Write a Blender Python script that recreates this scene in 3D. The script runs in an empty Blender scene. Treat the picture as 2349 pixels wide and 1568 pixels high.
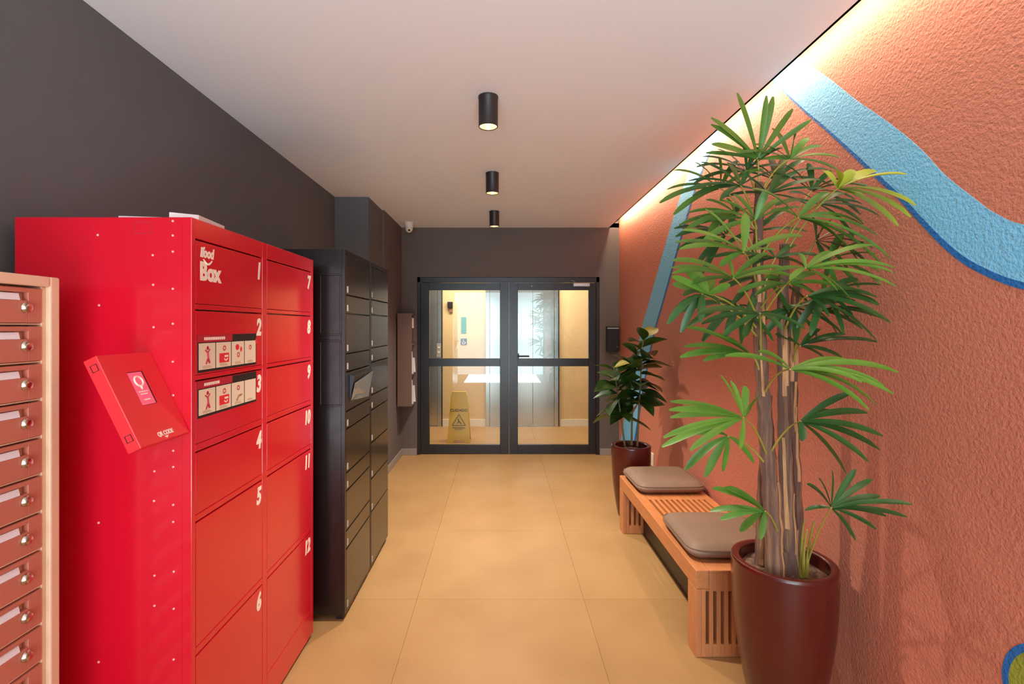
import bpy, bmesh, math, random
from mathutils import Vector, Matrix

# ------------------------------------------------------------------ camera, light, exposure
sc = bpy.context.scene
COL = sc.collection
F, CX, CY, CH = 1143.0, 1148.0, 748.0, 1.472      # focal length in pixels, principal point, eye height
cam_d = bpy.data.cameras.new('camera'); cam = bpy.data.objects.new('camera', cam_d); COL.objects.link(cam)
cam_d.sensor_fit = 'HORIZONTAL'; cam_d.sensor_width = 36.0; cam_d.lens = 36.0 * F / 2349.0
cam_d.shift_x = (1174.5 - CX) / 2349.0; cam_d.shift_y = -(784.0 - CY) / 2349.0
cam_d.clip_start = 0.02
cam.location = (0, 0, CH); cam.rotation_euler = (math.radians(90), 0, 0)
sc.camera = cam

world = bpy.data.worlds.new('world'); sc.world = world; world.use_nodes = True
world.node_tree.nodes['Background'].inputs[0].default_value = (0.75, 0.87, 1.0, 1)
world.node_tree.nodes['Background'].inputs[1].default_value = 1.0

def area_light(name, loc, rot, sx, sy, power, color, spread=180):
    d = bpy.data.lights.new(name, 'AREA'); d.shape = 'RECTANGLE'; d.size = sx; d.size_y = sy
    d.energy = power; d.color = color; d.spread = math.radians(spread)
    o = bpy.data.objects.new(name, d); COL.objects.link(o); o.location = loc; o.rotation_euler = rot
    return o
R90 = math.radians(90)
# daylight entering through the glazed street entrance behind the photographer
area_light('entrance_daylight', (-0.05, -3.72, 1.25), (R90, 0, 0), 2.7, 2.5, 64, (0.68, 0.90, 1.0))
# added upward fill for the ceiling, imitating a sunlit floor patch at the entrance
area_light('ceiling_fill', (0.05, -2.45, 0.02), (math.radians(180), 0, 0), 2.0, 2.2, 125, (0.68, 0.92, 1.0))
# warm strip hidden in the slot between ceiling and painted wall
area_light('cove_light', (1.272, 1.15, 2.695), (0, math.radians(-28), 0), 0.02, 9.0, 27, (1.0, 0.80, 0.56))
# lift-lobby ceiling panel
area_light('lobby_light', (0.1, 6.6, 2.55), (0, 0, 0), 2.4, 0.6, 48, (1.0, 0.93, 0.80))

sc.view_settings.view_transform = 'Standard'; sc.view_settings.look = 'None'
sc.view_settings.gamma = 1.0; sc.view_settings.use_curve_mapping = False
sc.view_settings.exposure = 0.82
sc.cycles.max_bounces = 16; sc.cycles.diffuse_bounces = 12; sc.cycles.transparent_max_bounces = 16

# ------------------------------------------------------------------ helpers
def P(px, py, Y):
    return Vector(((px - CX) * Y / F, Y, CH - (py - CY) * Y / F))
def yat(px, X): return X * F / (px - CX)
def lin(c):
    return tuple((v / 255 / 12.92) if v / 255 <= 0.04045 else ((v / 255 + 0.055) / 1.055) ** 2.4 for v in c)

def nodes_of(m):
    m.use_nodes = True
    nt = m.node_tree
    return nt, nt.nodes['Principled BSDF']
def mat(name, rgb, rough=0.5, metal=0.0, coat=0.0, noise=None, bump=None, rnd=0.0, spec=0.5, stretch=None, emit=None):
    """rgb 0..255 sRGB; noise=(scale, rgb2, lo, hi); bump=(scale, strength, distance, detail); rnd=per-object value variation"""
    m = bpy.data.materials.new(name); nt, b = nodes_of(m)
    L = nt.links.new
    b.inputs['Roughness'].default_value = rough; b.inputs['Metallic'].default_value = metal
    b.inputs['Coat Weight'].default_value = coat; b.inputs['Coat Roughness'].default_value = 0.12
    b.inputs['Specular IOR Level'].default_value = spec
    c1 = (*lin(rgb), 1); b.inputs['Base Color'].default_value = c1
    geo = nt.nodes.new('ShaderNodeNewGeometry')
    vec = geo.outputs['Position']
    if stretch:
        mp = nt.nodes.new('ShaderNodeMapping'); mp.inputs['Scale'].default_value = stretch
        L(vec, mp.inputs['Vector']); vec = mp.outputs['Vector']
    src = None
    if noise:
        n = nt.nodes.new('ShaderNodeTexNoise'); n.inputs['Scale'].default_value = noise[0]; n.inputs['Detail'].default_value = 5
        L(vec, n.inputs['Vector'])
        r = nt.nodes.new('ShaderNodeValToRGB'); r.color_ramp.elements[0].position = noise[2]; r.color_ramp.elements[1].position = noise[3]
        r.color_ramp.elements[0].color = c1; r.color_ramp.elements[1].color = (*lin(noise[1]), 1)
        L(n.outputs['Fac'], r.inputs['Fac']); src = r.outputs['Color']
    if rnd:
        oi = nt.nodes.new('ShaderNodeObjectInfo'); hs = nt.nodes.new('ShaderNodeHueSaturation')
        mr = nt.nodes.new('ShaderNodeMapRange'); mr.inputs['To Min'].default_value = 1 - rnd; mr.inputs['To Max'].default_value = 1 + rnd
        L(oi.outputs['Random'], mr.inputs['Value']); L(mr.outputs['Result'], hs.inputs['Value'])
        if src: L(src, hs.inputs['Color'])
        else: hs.inputs['Color'].default_value = c1
        src = hs.outputs['Color']
    if src: L(src, b.inputs['Base Color'])
    if bump:
        n = nt.nodes.new('ShaderNodeTexNoise'); n.inputs['Scale'].default_value = bump[0]; n.inputs['Detail'].default_value = bump[3]
        L(vec, n.inputs['Vector'])
        bp = nt.nodes.new('ShaderNodeBump'); bp.inputs['Strength'].default_value = bump[1]; bp.inputs['Distance'].default_value = bump[2]
        L(n.outputs['Fac'], bp.inputs['Height']); L(bp.outputs['Normal'], b.inputs['Normal'])
    if emit:
        b.inputs['Emission Color'].default_value = (*lin(emit[0]), 1); b.inputs['Emission Strength'].default_value = emit[1]
    return m

M = {}
M['wall_dark'] = mat('dark_grey_wall_paint', (93, 96, 98), 0.75, noise=(2.0, (98, 100, 102), 0.35, 0.7), bump=(220, 0.25, 0.002, 3))
M['wall_far'] = mat('dark_brown_grey_wall_paint', (100, 90, 85), 0.75, bump=(220, 0.25, 0.002, 3))
M['ceiling'] = mat('ceiling_paint', (247, 247, 248), 0.85, noise=(1.2, (244, 244, 246), 0.3, 0.7))
M['grout'] = mat('grout', (156, 119, 77), 0.8)
M['tile'] = mat('beige_porcelain_tile', (172, 132, 85), 0.44, noise=(2.6, (161, 121, 75), 0.35, 0.72), rnd=0.035, bump=(60, 0.05, 0.001, 3), spec=0.32)
M['base'] = mat('baseboard_tile', (150, 138, 128), 0.5)
STUC = (105, 0.65, 0.006, 2.0)
M['terra'] = mat('terracotta_stucco', (212, 130, 106), 0.55, noise=(90, (200, 118, 94), 0.3, 0.75), bump=STUC)
M['lightblue'] = mat('sky_blue_stucco', (132, 206, 246), 0.55, noise=(90, (118, 192, 236), 0.3, 0.75), bump=STUC)
M['deepblue'] = mat('deep_blue_stucco', (34, 116, 190), 0.55, noise=(90, (28, 100, 176), 0.3, 0.75), bump=STUC)
M['limegreen'] = mat('lime_stucco', (160, 160, 62), 0.55, noise=(90, (140, 160, 52), 0.3, 0.75), bump=STUC)
M['red'] = mat('red_powder_coat', (209, 15, 41), 0.20, coat=0.35, noise=(3, (204, 13, 37), 0.3, 0.7))
M['redbox'] = mat('red_terminal_paint', (226, 40, 50), 0.35, coat=0.2)
M['black_steel'] = mat('black_brown_powder_coat', (25, 17, 15), 0.27, coat=0.25, bump=(400, 0.06, 0.001, 2))
M['black'] = mat('black_plastic', (22, 20, 22), 0.35)
M['frame_black'] = mat('black_aluminium', (40, 36, 38), 0.32, metal=0.15)
M['white'] = mat('white_print', (240, 228, 210), 0.55)
M['card'] = mat('cream_card', (226, 208, 182), 0.6)
M['darkred'] = mat('dark_red_print', (176, 24, 48), 0.5)
M['printred'] = mat('red_print', (222, 40, 52), 0.5)
M['ink'] = mat('dark_ink', (34, 22, 24), 0.5)
M['rivet'] = mat('pink_rivet', (240, 160, 155), 0.25, metal=0.2)
M['paper'] = mat('white_paper', (224, 224, 222), 0.7)
M['cream'] = mat('cream_mailbox_frame', (224, 190, 158), 0.45, noise=(6, (216, 180, 148), 0.3, 0.7))
M['salmon'] = mat('terracotta_mailbox_door', (186, 114, 94), 0.42, rnd=0.03)
M['brass'] = mat('nickel_brass', (206, 198, 182), 0.24, metal=1.0)
M['slotwhite'] = mat('slot_flap_white', (226, 230, 234), 0.4)
M['steel'] = mat('brushed_stainless', (196, 198, 196), 0.26, metal=1.0, stretch=(60, 60, 1.5), bump=(8, 0.12, 0.002, 3))
M['silver'] = mat('silver_paint', (206, 206, 208), 0.3, metal=0.6)
M['lobbywall'] = mat('cream_lobby_paint', (226, 192, 142), 0.7, noise=(1.5, (218, 184, 134), 0.3, 0.7))
M['lobbyceil'] = mat('lobby_ceiling_paint', (235, 228, 215), 0.8)
M['teal'] = mat('teal_sign', (40, 130, 112), 0.5)
M['navy'] = mat('navy_sign', (20, 34, 60), 0.5)
M['brownband'] = mat('brown_laminate', (150, 104, 72), 0.5)
M['offwhite'] = mat('off_white_board', (232, 222, 204), 0.6)
M['yellow'] = mat('yellow_plastic', (238, 190, 30), 0.4)
M['cabinet'] = mat('brown_cabinet_paint', (118, 92, 82), 0.55)
M['cctv'] = mat('white_camera_plastic', (225, 215, 205), 0.35)
M['lampbody'] = mat('black_lamp_body', (40, 34, 34), 0.45, bump=(300, 0.1, 0.001, 2))
M['reflector'] = mat('lamp_reflector', (240, 222, 190), 0.25, metal=0.4)
M['bulb'] = mat('lamp_bulb', (255, 240, 210), 0.4, emit=((255, 226, 178), 14))
M['led'] = mat('led_strip', (255, 240, 220), 0.4, emit=((255, 214, 160), 6))
M['wood'] = mat('orange_hardwood', (206, 134, 82), 0.42, stretch=(9, 1.2, 9), noise=(6, (190, 116, 68), 0.3, 0.75), rnd=0.07, bump=(30, 0.08, 0.001, 4))
M['woodv'] = mat('orange_hardwood_upright', (206, 134, 84), 0.45, stretch=(9, 9, 1.2), noise=(6, (188, 116, 70), 0.3, 0.75), rnd=0.07, bump=(30, 0.08, 0.001, 4))
M['darkbeam'] = mat('dark_steel_beam', (44, 38, 36), 0.35, metal=0.3)
M['cushion'] = mat('taupe_cushion_fabric', (136, 108, 88), 0.62, noise=(5, (126, 100, 82), 0.3, 0.7), bump=(500, 0.15, 0.001, 2))
M['pot'] = mat('maroon_glazed_pot', (84, 24, 18), 0.26, coat=0.25, noise=(4, (78, 20, 15), 0.3, 0.7))
M['soil'] = mat('dry_fibre_mulch', (140, 106, 86), 0.95, noise=(40, (90, 62, 50), 0.35, 0.7), bump=(60, 1.0, 0.02, 5))
M['bark'] = mat('fibrous_palm_bark', (104, 76, 66), 0.9, stretch=(22, 22, 1.4), noise=(2.6, (168, 122, 88), 0.45, 0.80), bump=(4, 0.8, 0.008, 5))
M['strip'] = mat('pale_bark_strip', (204, 152, 104), 0.8, stretch=(30, 30, 2), noise=(4, (150, 100, 70), 0.4, 0.75))
M['petiole'] = mat('yellow_green_petiole', (160, 150, 62), 0.5)
M['stemgreen'] = mat('grey_green_stem', (112, 108, 70), 0.6)
M['screen'] = mat('pink_screen', (232, 84, 104), 0.15, emit=((232, 70, 92), 0.55))
M['tablet'] = mat('tablet_glass', (150, 165, 178), 0.08, metal=0.7)
M['tag'] = mat('grey_number_tag', (170, 160, 150), 0.45)

def leafmat(name, a, b, rough=0.4, rnd=0.18):
    m = mat(name, a, rough, noise=(14, b, 0.3, 0.75), rnd=rnd)
    nt = m.node_tree; bs = nt.nodes['Principled BSDF']; out = [n for n in nt.nodes if n.type == 'OUTPUT_MATERIAL'][0]
    tr = nt.nodes.new('ShaderNodeBsdfTranslucent'); tr.inputs[0].default_value = (*lin(b), 1)
    mx = nt.nodes.new('ShaderNodeMixShader'); mx.inputs[0].default_value = 0.22
    nt.links.new(bs.outputs[0], mx.inputs[1]); nt.links.new(tr.outputs[0], mx.inputs[2]); nt.links.new(mx.outputs[0], out.inputs[0])
    return m
M['leaf_mid'] = leafmat('mid_green_leaf', (74, 122, 44), (98, 142, 54))
M['leaf_dark'] = leafmat('dark_green_leaf', (48, 88, 42), (64, 106, 50), 0.36)
M['leaf_light'] = leafmat('fresh_green_leaf', (92, 140, 50), (114, 154, 58))
M['leaf_yellow'] = leafmat('yellow_green_leaf', (164, 172, 40), (142, 162, 44))
M['ficus'] = leafmat('dark_glossy_leaf', (30, 52, 22), (56, 82, 26), 0.28, 0.3)
M['ficus_new'] = leafmat('young_yellow_leaf', (176, 150, 62), (120, 130, 44), 0.35, 0.2)

def glass():
    m = bpy.data.materials.new('clear_pane_glass'); nt, b = nodes_of(m)
    out = [n for n in nt.nodes if n.type == 'OUTPUT_MATERIAL'][0]; nt.nodes.remove(b)
    t = nt.nodes.new('ShaderNodeBsdfTransparent'); t.inputs[0].default_value = (0.94, 0.95, 0.93, 1)
    g = nt.nodes.new('ShaderNodeBsdfGlossy'); g.inputs['Roughness'].default_value = 0.01
    f = nt.nodes.new('ShaderNodeFresnel'); f.inputs['IOR'].default_value = 1.5
    mx = nt.nodes.new('ShaderNodeMixShader')
    nt.links.new(f.outputs[0], mx.inputs[0]); nt.links.new(t.outputs[0], mx.inputs[1]); nt.links.new(g.outputs[0], mx.inputs[2])
    nt.links.new(mx.outputs[0], out.inputs[0]); return m
M['glass'] = glass()

class MB:
    def __init__(s): s.v = []; s.f = []
    def add(s, vs, fs):
        o = len(s.v); s.v += [tuple(p) for p in vs]; s.f += [tuple(i + o for i in f) for f in fs]; return s
    def box(s, x0, x1, y0, y1, z0, z1):
        return s.add([(x0,y0,z0),(x1,y0,z0),(x1,y1,z0),(x0,y1,z0),(x0,y0,z1),(x1,y0,z1),(x1,y1,z1),(x0,y1,z1)],
                     [(0,3,2,1),(4,5,6,7),(0,1,5,4),(1,2,6,5),(2,3,7,6),(3,0,4,7)])
    def obox(s, o, ux, uy, uz):
        o, ux, uy, uz = map(Vector, (o, ux, uy, uz))
        vs = [o, o+ux, o+ux+uy, o+uy, o+uz, o+ux+uz, o+ux+uy+uz, o+uy+uz]
        return s.add(vs, [(0,3,2,1),(4,5,6,7),(0,1,5,4),(1,2,6,5),(2,3,7,6),(3,0,4,7)])
    def prism(s, pts, d):
        n = len(pts); d = Vector(d); a = [Vector(p) for p in pts]
        return s.add(a + [p + d for p in a], [tuple(range(n))[::-1], tuple(range(n, 2*n))] + [(i, (i+1) % n, n+(i+1) % n, n+i) for i in range(n)])
    def lathe(s, prof, c=(0,0,0), n=32, caps=True):
        vs = []; fs = []
        for r, z in prof:
            for k in range(n):
                a = 2*math.pi*k/n; vs.append((c[0]+r*math.cos(a), c[1]+r*math.sin(a), c[2]+z))
        for i in range(len(prof)-1):
            for k in range(n):
                k2 = (k+1) % n; fs.append((i*n+k, i*n+k2, (i+1)*n+k2, (i+1)*n+k))
        if caps:
            fs.append(tuple(range(n))[::-1]); fs.append(tuple((len(prof)-1)*n+k for k in range(n)))
        return s.add(vs, fs)
    def tube(s, pts, rad, n=8):
        pts = [Vector(p) for p in pts]; m = len(pts)
        if not hasattr(rad, '__len__'): rad = [rad]*m
        vs = []; fs = []; ref = Vector((0.31, 0.9, 0.13))
        for i, p in enumerate(pts):
            t = (pts[min(i+1, m-1)] - pts[max(i-1, 0)]).normalized()
            a = t.cross(ref)
            if a.length < 1e-4: a = t.cross(Vector((1, 0, 0)))
            a.normalize(); b = t.cross(a)
            for k in range(n):
                an = 2*math.pi*k/n; vs.append(p + a*math.cos(an)*rad[i] + b*math.sin(an)*rad[i])
        for i in range(m-1):
            for k in range(n):
                k2 = (k+1) % n; fs.append((i*n+k, i*n+k2, (i+1)*n+k2, (i+1)*n+k))
        fs.append(tuple(range(n))[::-1]); fs.append(tuple((m-1)*n+k for k in range(n)))
        return s.add(vs, fs)
    def build(s, name, m, parent=None, bevel=0, smooth=False, seg=2, label=None):
        me = bpy.data.meshes.new(name); me.from_pydata(s.v, [], s.f); me.update()
        bm = bmesh.new(); bm.from_mesh(me); bmesh.ops.recalc_face_normals(bm, faces=bm.faces); bm.to_mesh(me); bm.free()
        me.materials.append(M[m] if isinstance(m, str) else m)
        if smooth:
            me.shade_smooth(); me.set_sharp_from_angle(angle=math.radians(40))
        o = link(name, me, parent)
        if bevel:
            b = o.modifiers.new('bevel', 'BEVEL'); b.width = bevel; b.segments = seg; b.limit_method = 'ANGLE'
        if label: o['label'] = label
        return o
ORG = {}
def link(name, data, parent=None, loc=None):
    """mesh coordinates are world coordinates unless loc is given"""
    o = bpy.data.objects.new(name, data); COL.objects.link(o)
    if loc is not None: o.location = loc
    if parent is not None:
        o.parent = parent; o.matrix_parent_inverse = Matrix.Translation(-ORG.get(parent.name, Vector((0, 0, 0))))
    ORG[o.name] = Vector(loc) if loc is not None else Vector((0, 0, 0))
    return o
def tag(o, label=None, cat=None, group=None, kind=None):
    if label: o['label'] = label
    if cat: o['category'] = cat
    if group: o['group'] = group
    if kind: o['kind'] = kind
    return o
def thing(name, loc, label, cat, group=None):
    return tag(link(name, None, None, Vector(loc)), label, cat, group)
def struct(o, label=None): return tag(o, label, None, None, 'structure')

def text(name, body, size, m, origin, ux, uy, parent, bold=0.0, shear=0.0, align='LEFT', depth=0.0006, sx=1.0):
    c = bpy.data.curves.new(name, 'FONT'); c.body = body; c.size = size; c.align_x = align; c.extrude = depth/2
    c.offset = bold; c.shear = shear; c.resolution_u = 3
    t = bpy.data.objects.new(name + '_src', c); COL.objects.link(t)
    dg = bpy.context.evaluated_depsgraph_get(); me = bpy.data.meshes.new_from_object(t.evaluated_get(dg))
    bpy.data.objects.remove(t); bpy.data.curves.remove(c)
    ux = Vector(ux).normalized(); uy = Vector(uy).normalized(); uz = ux.cross(uy); o = Vector(origin)
    for v in me.vertices:
        p = v.co.copy(); v.co = o + ux*p.x*sx + uy*p.y + uz*(p.z + depth/2)
    me.materials.clear(); me.materials.append(M[m]); me.name = name
    return link(name, me, parent)

# ------------------------------------------------------------------ the setting
CEIL = 2.60
XL, XR = -1.445, 1.357
YB, YF, YE = -3.8, 5.70, 7.35
fl = struct(MB().box(-2.6, 2.6, YB, 7.5, -0.12, -0.006).build('floor', 'grout'), 'beige tiled floor of the corridor')
tile_me = None
for i in range(-3, 3):
    for j in range(-7, 6):
        x0 = -0.45 + 0.9*i; y0 = 2.688 + 0.9*j
        if x0 + 0.9 > 2.6 or x0 < -2.4: continue
        if tile_me is None:
            t = MB().box(0.0006, 0.8994, 0.0006, 0.8994, -0.010, 0.0).build('floor_tile', 'tile', fl)
            t.location = (x0, y0, 0); tile_me = t.data
        else:
            t = link('floor_tile', tile_me, fl); t.location = (x0, y0, 0)

struct(MB().box(XL-0.12, XL, YB, 4.346, 0, 2.9).build('wall_left', 'wall_dark'), 'dark grey wall behind the lockers')
struct(MB().box(XL-0.12, -1.151, 4.346, 4.84, 0, 2.9).build('wall_pillar', 'wall_dark'), 'dark grey pillar beyond the black locker')
struct(MB().box(XL-0.12, -1.130, 4.84, YF, 0, 2.9).build('wall_corner', 'wall_far'), 'dark wall stub next to the glass doors')
DX0, DX1, DZ = -0.953, 1.133, 2.035
wf = MB(); wf.box(-2.6, DX0, YF, YF+0.14, 0, 2.9); wf.box(DX1, 2.6, YF, YF+0.14, 0, 2.9); wf.box(DX0, DX1, YF, YF+0.14, DZ, 2.9)
struct(wf.build('wall_far', 'wall_far'), 'dark brown wall around the glass doors')
wr = struct(MB().box(XR, XR+0.12, YB, YF, 0, 2.95).build('wall_right', 'terra'), 'terracotta stucco wall with painted blue bands')
cl = MB(); cl.box(XL-0.12, 1.250, YB, YF, CEIL, CEIL+0.03); cl.box(1.238, 1.250, YB, YF, CEIL, CEIL+0.05)
struct(cl.build('ceiling', 'ceiling'), 'flat off white corridor ceiling')
struct(MB().box(1.05, XR+0.12, YB, YF, 2.90, 2.95).build('ceiling_cove', 'ceiling'))
# rear of the room: street entrance
wb = MB(); wb.box(XL-0.12, -1.42, YB-0.12, YB, 0, 2.9); wb.box(1.33, XR+0.12, YB-0.12, YB, 0, 2.9); wb.box(-1.42, 1.33, YB-0.12, YB, 2.55, 2.9)
struct(wb.build('wall_near', 'wall_dark'))
# lobby
struct(MB().box(-2.6, 2.6, YE, YE+0.12, 0, 2.9).build('wall_lobby_far', 'lobbywall'), 'cream lift lobby wall behind the glass doors')
struct(MB().box(-2.6, -2.48, YF+0.14, YE, 0, 2.9).build('wall_lobby_left', 'lobbywall'))
struct(MB().box(2.48, 2.6, YF+0.14, YE, 0, 2.9).build('wall_lobby_right', 'lobbywall'))
struct(MB().box(-2.6, 2.6, YF, YE+0.1, CEIL, CEIL+0.05).build('ceiling_lobby', 'lobbyceil'))
# baseboards
struct(MB().box(-1.130, DX0-0.005, YF-0.012, YF, 0, 0.075).build('baseboard_far_left', 'base', bevel=0.002))
struct(MB().box(-1.130, -1.118, 4.84, YF-0.012, 0, 0.075).build('baseboard_left', 'base', bevel=0.002))
struct(MB().box(DX1+0.005, XR, YF-0.012, YF, 0, 0.075).build('baseboard_far_right', 'base', bevel=0.002))
bb = MB(); bb.box(-0.86, -0.219, YE-0.012, YE, 0, 0.1); struct(bb.build('baseboard_lobby_left', 'offwhite'))
bb = MB(); bb.box(0.88, 2.48, YE-0.012, YE, 0, 0.1); struct(bb.build('baseboard_lobby_right', 'offwhite'))

# painted mural bands on the right wall (paint layers, a millimetre proud)
def wallp(px, py):
    Y = XR * F / (px - CX); return (Y, CH - (py - CY) * Y / F)
def smooth_pts(pts, n=6):
    out = []
    for i in range(len(pts)-1):
        p0 = pts[max(i-1, 0)]; p1 = pts[i]; p2 = pts[i+1]; p3 = pts[min(i+2, len(pts)-1)]
        for k in range(n):
            t = k/n
            out.append(tuple(0.5*((2*p1[a]) + (-p0[a]+p2[a])*t + (2*p0[a]-5*p1[a]+4*p2[a]-p3[a])*t*t + (-p0[a]+3*p1[a]-3*p2[a]+p3[a])*t**3) for a in (0, 1)))
    out.append(pts[-1]); return out
def band(name, m, A, B, th, label):
    """strip between polylines A and B (wall coordinates)"""
    mb = MB(); n = len(A)
    vs = [(XR+0.01, y, z) for y, z in A] + [(XR+0.01, y, z) for y, z in B] + [(XR-th, y, z) for y, z in A] + [(XR-th, y, z) for y, z in B]
    fs = []
    for i in range(n-1):
        fs += [(2*n+i, 2*n+i+1, 3*n+i+1, 3*n+i), (i, 2*n+i, 2*n+i+1, i+1), (n+i, n+i+1, 3*n+i+1, 3*n+i)]
    fs += [(0, n, 3*n, 2*n), (n-1, 3*n-1, 4*n-1, 2*n-1)]
    mb.add(vs, fs); return mb.build(name, m, wr, label=label)
up = [(1836,134),(1901,179),(1968,232),(2021,268),(2079,312),(2124,353),(2169,402),(2236,455),(2280,487),(2349,515)]
lo = [(1776,190),(1840,252),(1885,291),(1941,343),(2000,400),(2062,458),(2118,520),(2175,577),(2240,622),(2349,664)]
u = [wallp(*p) for p in up]; l = [wallp(*p) for p in lo]
u = [(u[0][0]+(u[0][0]-u[1][0]), u[0][1]+(u[0][1]-u[1][1]))] + u + [(1.16, u[-1][1]-0.03), (0.9, u[-1][1]-0.05)]
l = [(l[0][0]+(l[0][0]-l[1][0]), l[0][1]+(l[0][1]-l[1][1]))] + l + [(1.14, l[-1][1]-0.025), (0.9, l[-1][1]-0.06)]
u = smooth_pts(u); l = smooth_pts(l)
mid = []
for i, (a, b) in enumerate(zip(u, l)):
    k = 1 - 0.115*min(1, 0.25 + i/len(u)*1.3); mid.append((a[0]+(b[0]-a[0])*k, a[1]+(b[1]-a[1])*k))
band('painted_band', 'lightblue', u, mid, 0.0010, 'broad light blue painted band')
band('painted_outline', 'deepblue', mid, l, 0.0012, 'dark blue edge under the light blue band')
a = [wallp(*p) for p in [(1606,340),(1576,405),(1533,538),(1487,700),(1470,761),(1450,870),(1432,963),(1420,1030)]]
b = [wallp(*p) for p in [(1650,304),(1623,366),(1589,459),(1523,691),(1501,770),(1478,890),(1460,1000),(1452,1050)]]
a = [(a[0][0]-0.02, 2.94)] + a; b = [(b[0][0]-0.02, 2.94)] + b
def resamp(p, n):
    p = smooth_pts(p); d = [0]
    for i in range(1, len(p)): d.append(d[-1] + math.dist(p[i], p[i-1]))
    out = []; j = 0
    for k in range(n):
        t = d[-1]*k/(n-1)
        while j < len(d)-2 and d[j+1] < t: j += 1
        w = (t-d[j])/max(1e-9, d[j+1]-d[j]); out.append((p[j][0]+(p[j+1][0]-p[j][0])*w, p[j][1]+(p[j+1][1]-p[j][1])*w))
    return out
a = resamp(a, 40); b = resamp(b, 40)
mid = [(q[0]+(p[0]-q[0])*0.1, q[1]+(p[1]-q[1])*0.1) for p, q in zip(a, b)]
band('painted_band', 'lightblue', a, mid, 0.0010, 'narrow light blue painted band running down behind the small plant')
band('painted_outline', 'deepblue', mid, b, 0.0012, 'dark blue edge of the narrow band')
c0 = wallp(2440, 1640); r_o = math.dist(c0, wallp(2300, 1527)); r_i = r_o - 0.018
arc = [math.radians(k*6) for k in range(61)]
ring_o = [(c0[0]+r_o*math.cos(t), c0[1]+r_o*math.sin(t)) for t in arc]; ring_i = [(c0[0]+r_i*math.cos(t), c0[1]+r_i*math.sin(t)) for t in arc]
band('painted_outline', 'deepblue', ring_o, ring_i, 0.0012, 'dark blue ring around the green shape')
MB().prism([(XR-0.001, y, z) for y, z in ring_i[:-1]], (0.01, 0, 0)).build('painted_shape', 'limegreen', wr, label='lime green painted shape at the foot of the wall')

# ------------------------------------------------------------------ glass double door
d1 = struct(link('door_1', None, None, Vector((0.09, YF, 0))), 'black framed glass double door to the lift lobby')
fy0, fy1 = YF+0.03, YF+0.10
fr = MB(); fr.box(DX0, DX0+0.035, fy0-0.02, fy1, 0, DZ); fr.box(DX1-0.035, DX1, fy0-0.02, fy1, 0, DZ); fr.box(DX0, DX1, fy0-0.02, fy1, DZ-0.06, DZ)
fr.build('frame', 'frame_black', d1, bevel=0.003)
k = (YF+0.05)/YF
def leaf(x0, x1, g0, g1, hinge_left):
    z0, z1 = 0.008, DZ-0.065; gz = (0.108, 1.012, 1.102, 1.888)
    y0, y1 = fy0, fy0+0.045
    m = MB(); m.box(x0, g0, y0, y1, z0, z1); m.box(g1, x1, y0, y1, z0, z1)
    m.box(g0, g1, y0, y1, z0, gz[0]); m.box(g0, g1, y0, y1, gz[1], gz[2]); m.box(g0, g1, y0, y1, gz[3], z1)
    lf = m.build('leaf', 'frame_black', d1, bevel=0.002)
    for za, zb in ((gz[0], gz[1]), (gz[2], gz[3])):
        MB().box(g0-0.004, g1+0.004, y0+0.018, y0+0.026, za-0.004, zb+0.004).build('glass_pane', 'glass', lf)
    return lf
xm = 0.099
lA = leaf(DX0+0.037, xm-0.0015, -0.818, -0.006, True); lB = leaf(xm+0.0015, DX1-0.037, 0.201, 1.016, False)
h = MB(); h.tube([(0.20, fy0-0.005, 1.13), (0.20, fy0-0.045, 1.13), (0.25, fy0-0.05, 1.13), (0.33, fy0-0.05, 1.13)], 0.009, 8); h.box(0.185, 0.215, fy0-0.006, fy0, 1.08, 1.16)
h.build('handle', 'black', lB, smooth=True)
c = MB(); c.box(0.83, 1.02, fy0-0.055, fy0, 1.925, 1.965); c.build('door_closer', 'silver', lB, bevel=0.006)
c = MB(); c.tube([(0.86, fy0-0.03, 1.97), (0.83, fy0-0.09, 1.985), (0.80, fy0-0.04, 1.995)], 0.006, 6); c.build('closer_arm', 'silver', lB)
MB().lathe([(0.006, 0), (0.006, 0.006), (0.003, 0.01)], (0.36, fy0-0.004, 1.93), 10).build('door_contact', 'white', lB)

# lift doors on the lobby wall
def lift(name, x0, x1, npan, label):
    e = struct(link(name, None, None, Vector(((x0+x1)/2, YE, 0))), label)
    m = MB(); j = 0.06; m.box(x0, x0+j, YE-0.03, YE-0.001, 0, 2.2); m.box(x1-j, x1, YE-0.03, YE-0.001, 0, 2.2); m.box(x0+j, x1-j, YE-0.03, YE-0.001, 2.08, 2.2)
    m.build('jamb', 'steel', e, bevel=0.004)
    w = (x1-x0-2*j)/npan
    for i in range(npan):
        MB().box(x0+j+i*w+0.002, x0+j+(i+1)*w-0.002, YE-0.018-0.006*(i % 2), YE-0.001, 0.012, 2.08).build('door_panel', 'steel', e, bevel=0.002)
    MB().box(x0+j, x1-j, YE-0.05, YE-0.001, 0, 0.011).build('threshold', 'steel', e)
    MB().box(x1, x1+0.012, YE-0.034, YE-0.001, 0, 2.2).build('edge_trim', 'black', e)
    return e
lift('door_2', -0.219, 0.852, 3, 'stainless steel lift door behind the right glass leaf')
e2 = lift('door_3', -1.92, -0.865, 3, 'stainless steel lift door at the left edge of the lobby')
cp = MB().box(-0.935, -0.872, YE-0.038, YE-0.0305, 1.02, 1.22).build('call_panel', 'tag', e2, bevel=0.002)
for z in (1.16, 1.09): MB().prism([(-0.903+0.014*math.cos(t*math.pi/6), YE-0.044, z+0.014*math.sin(t*math.pi/6)) for t in range(12)], (0, 0.006, 0)).build('call_button', 'white', cp)

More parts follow.
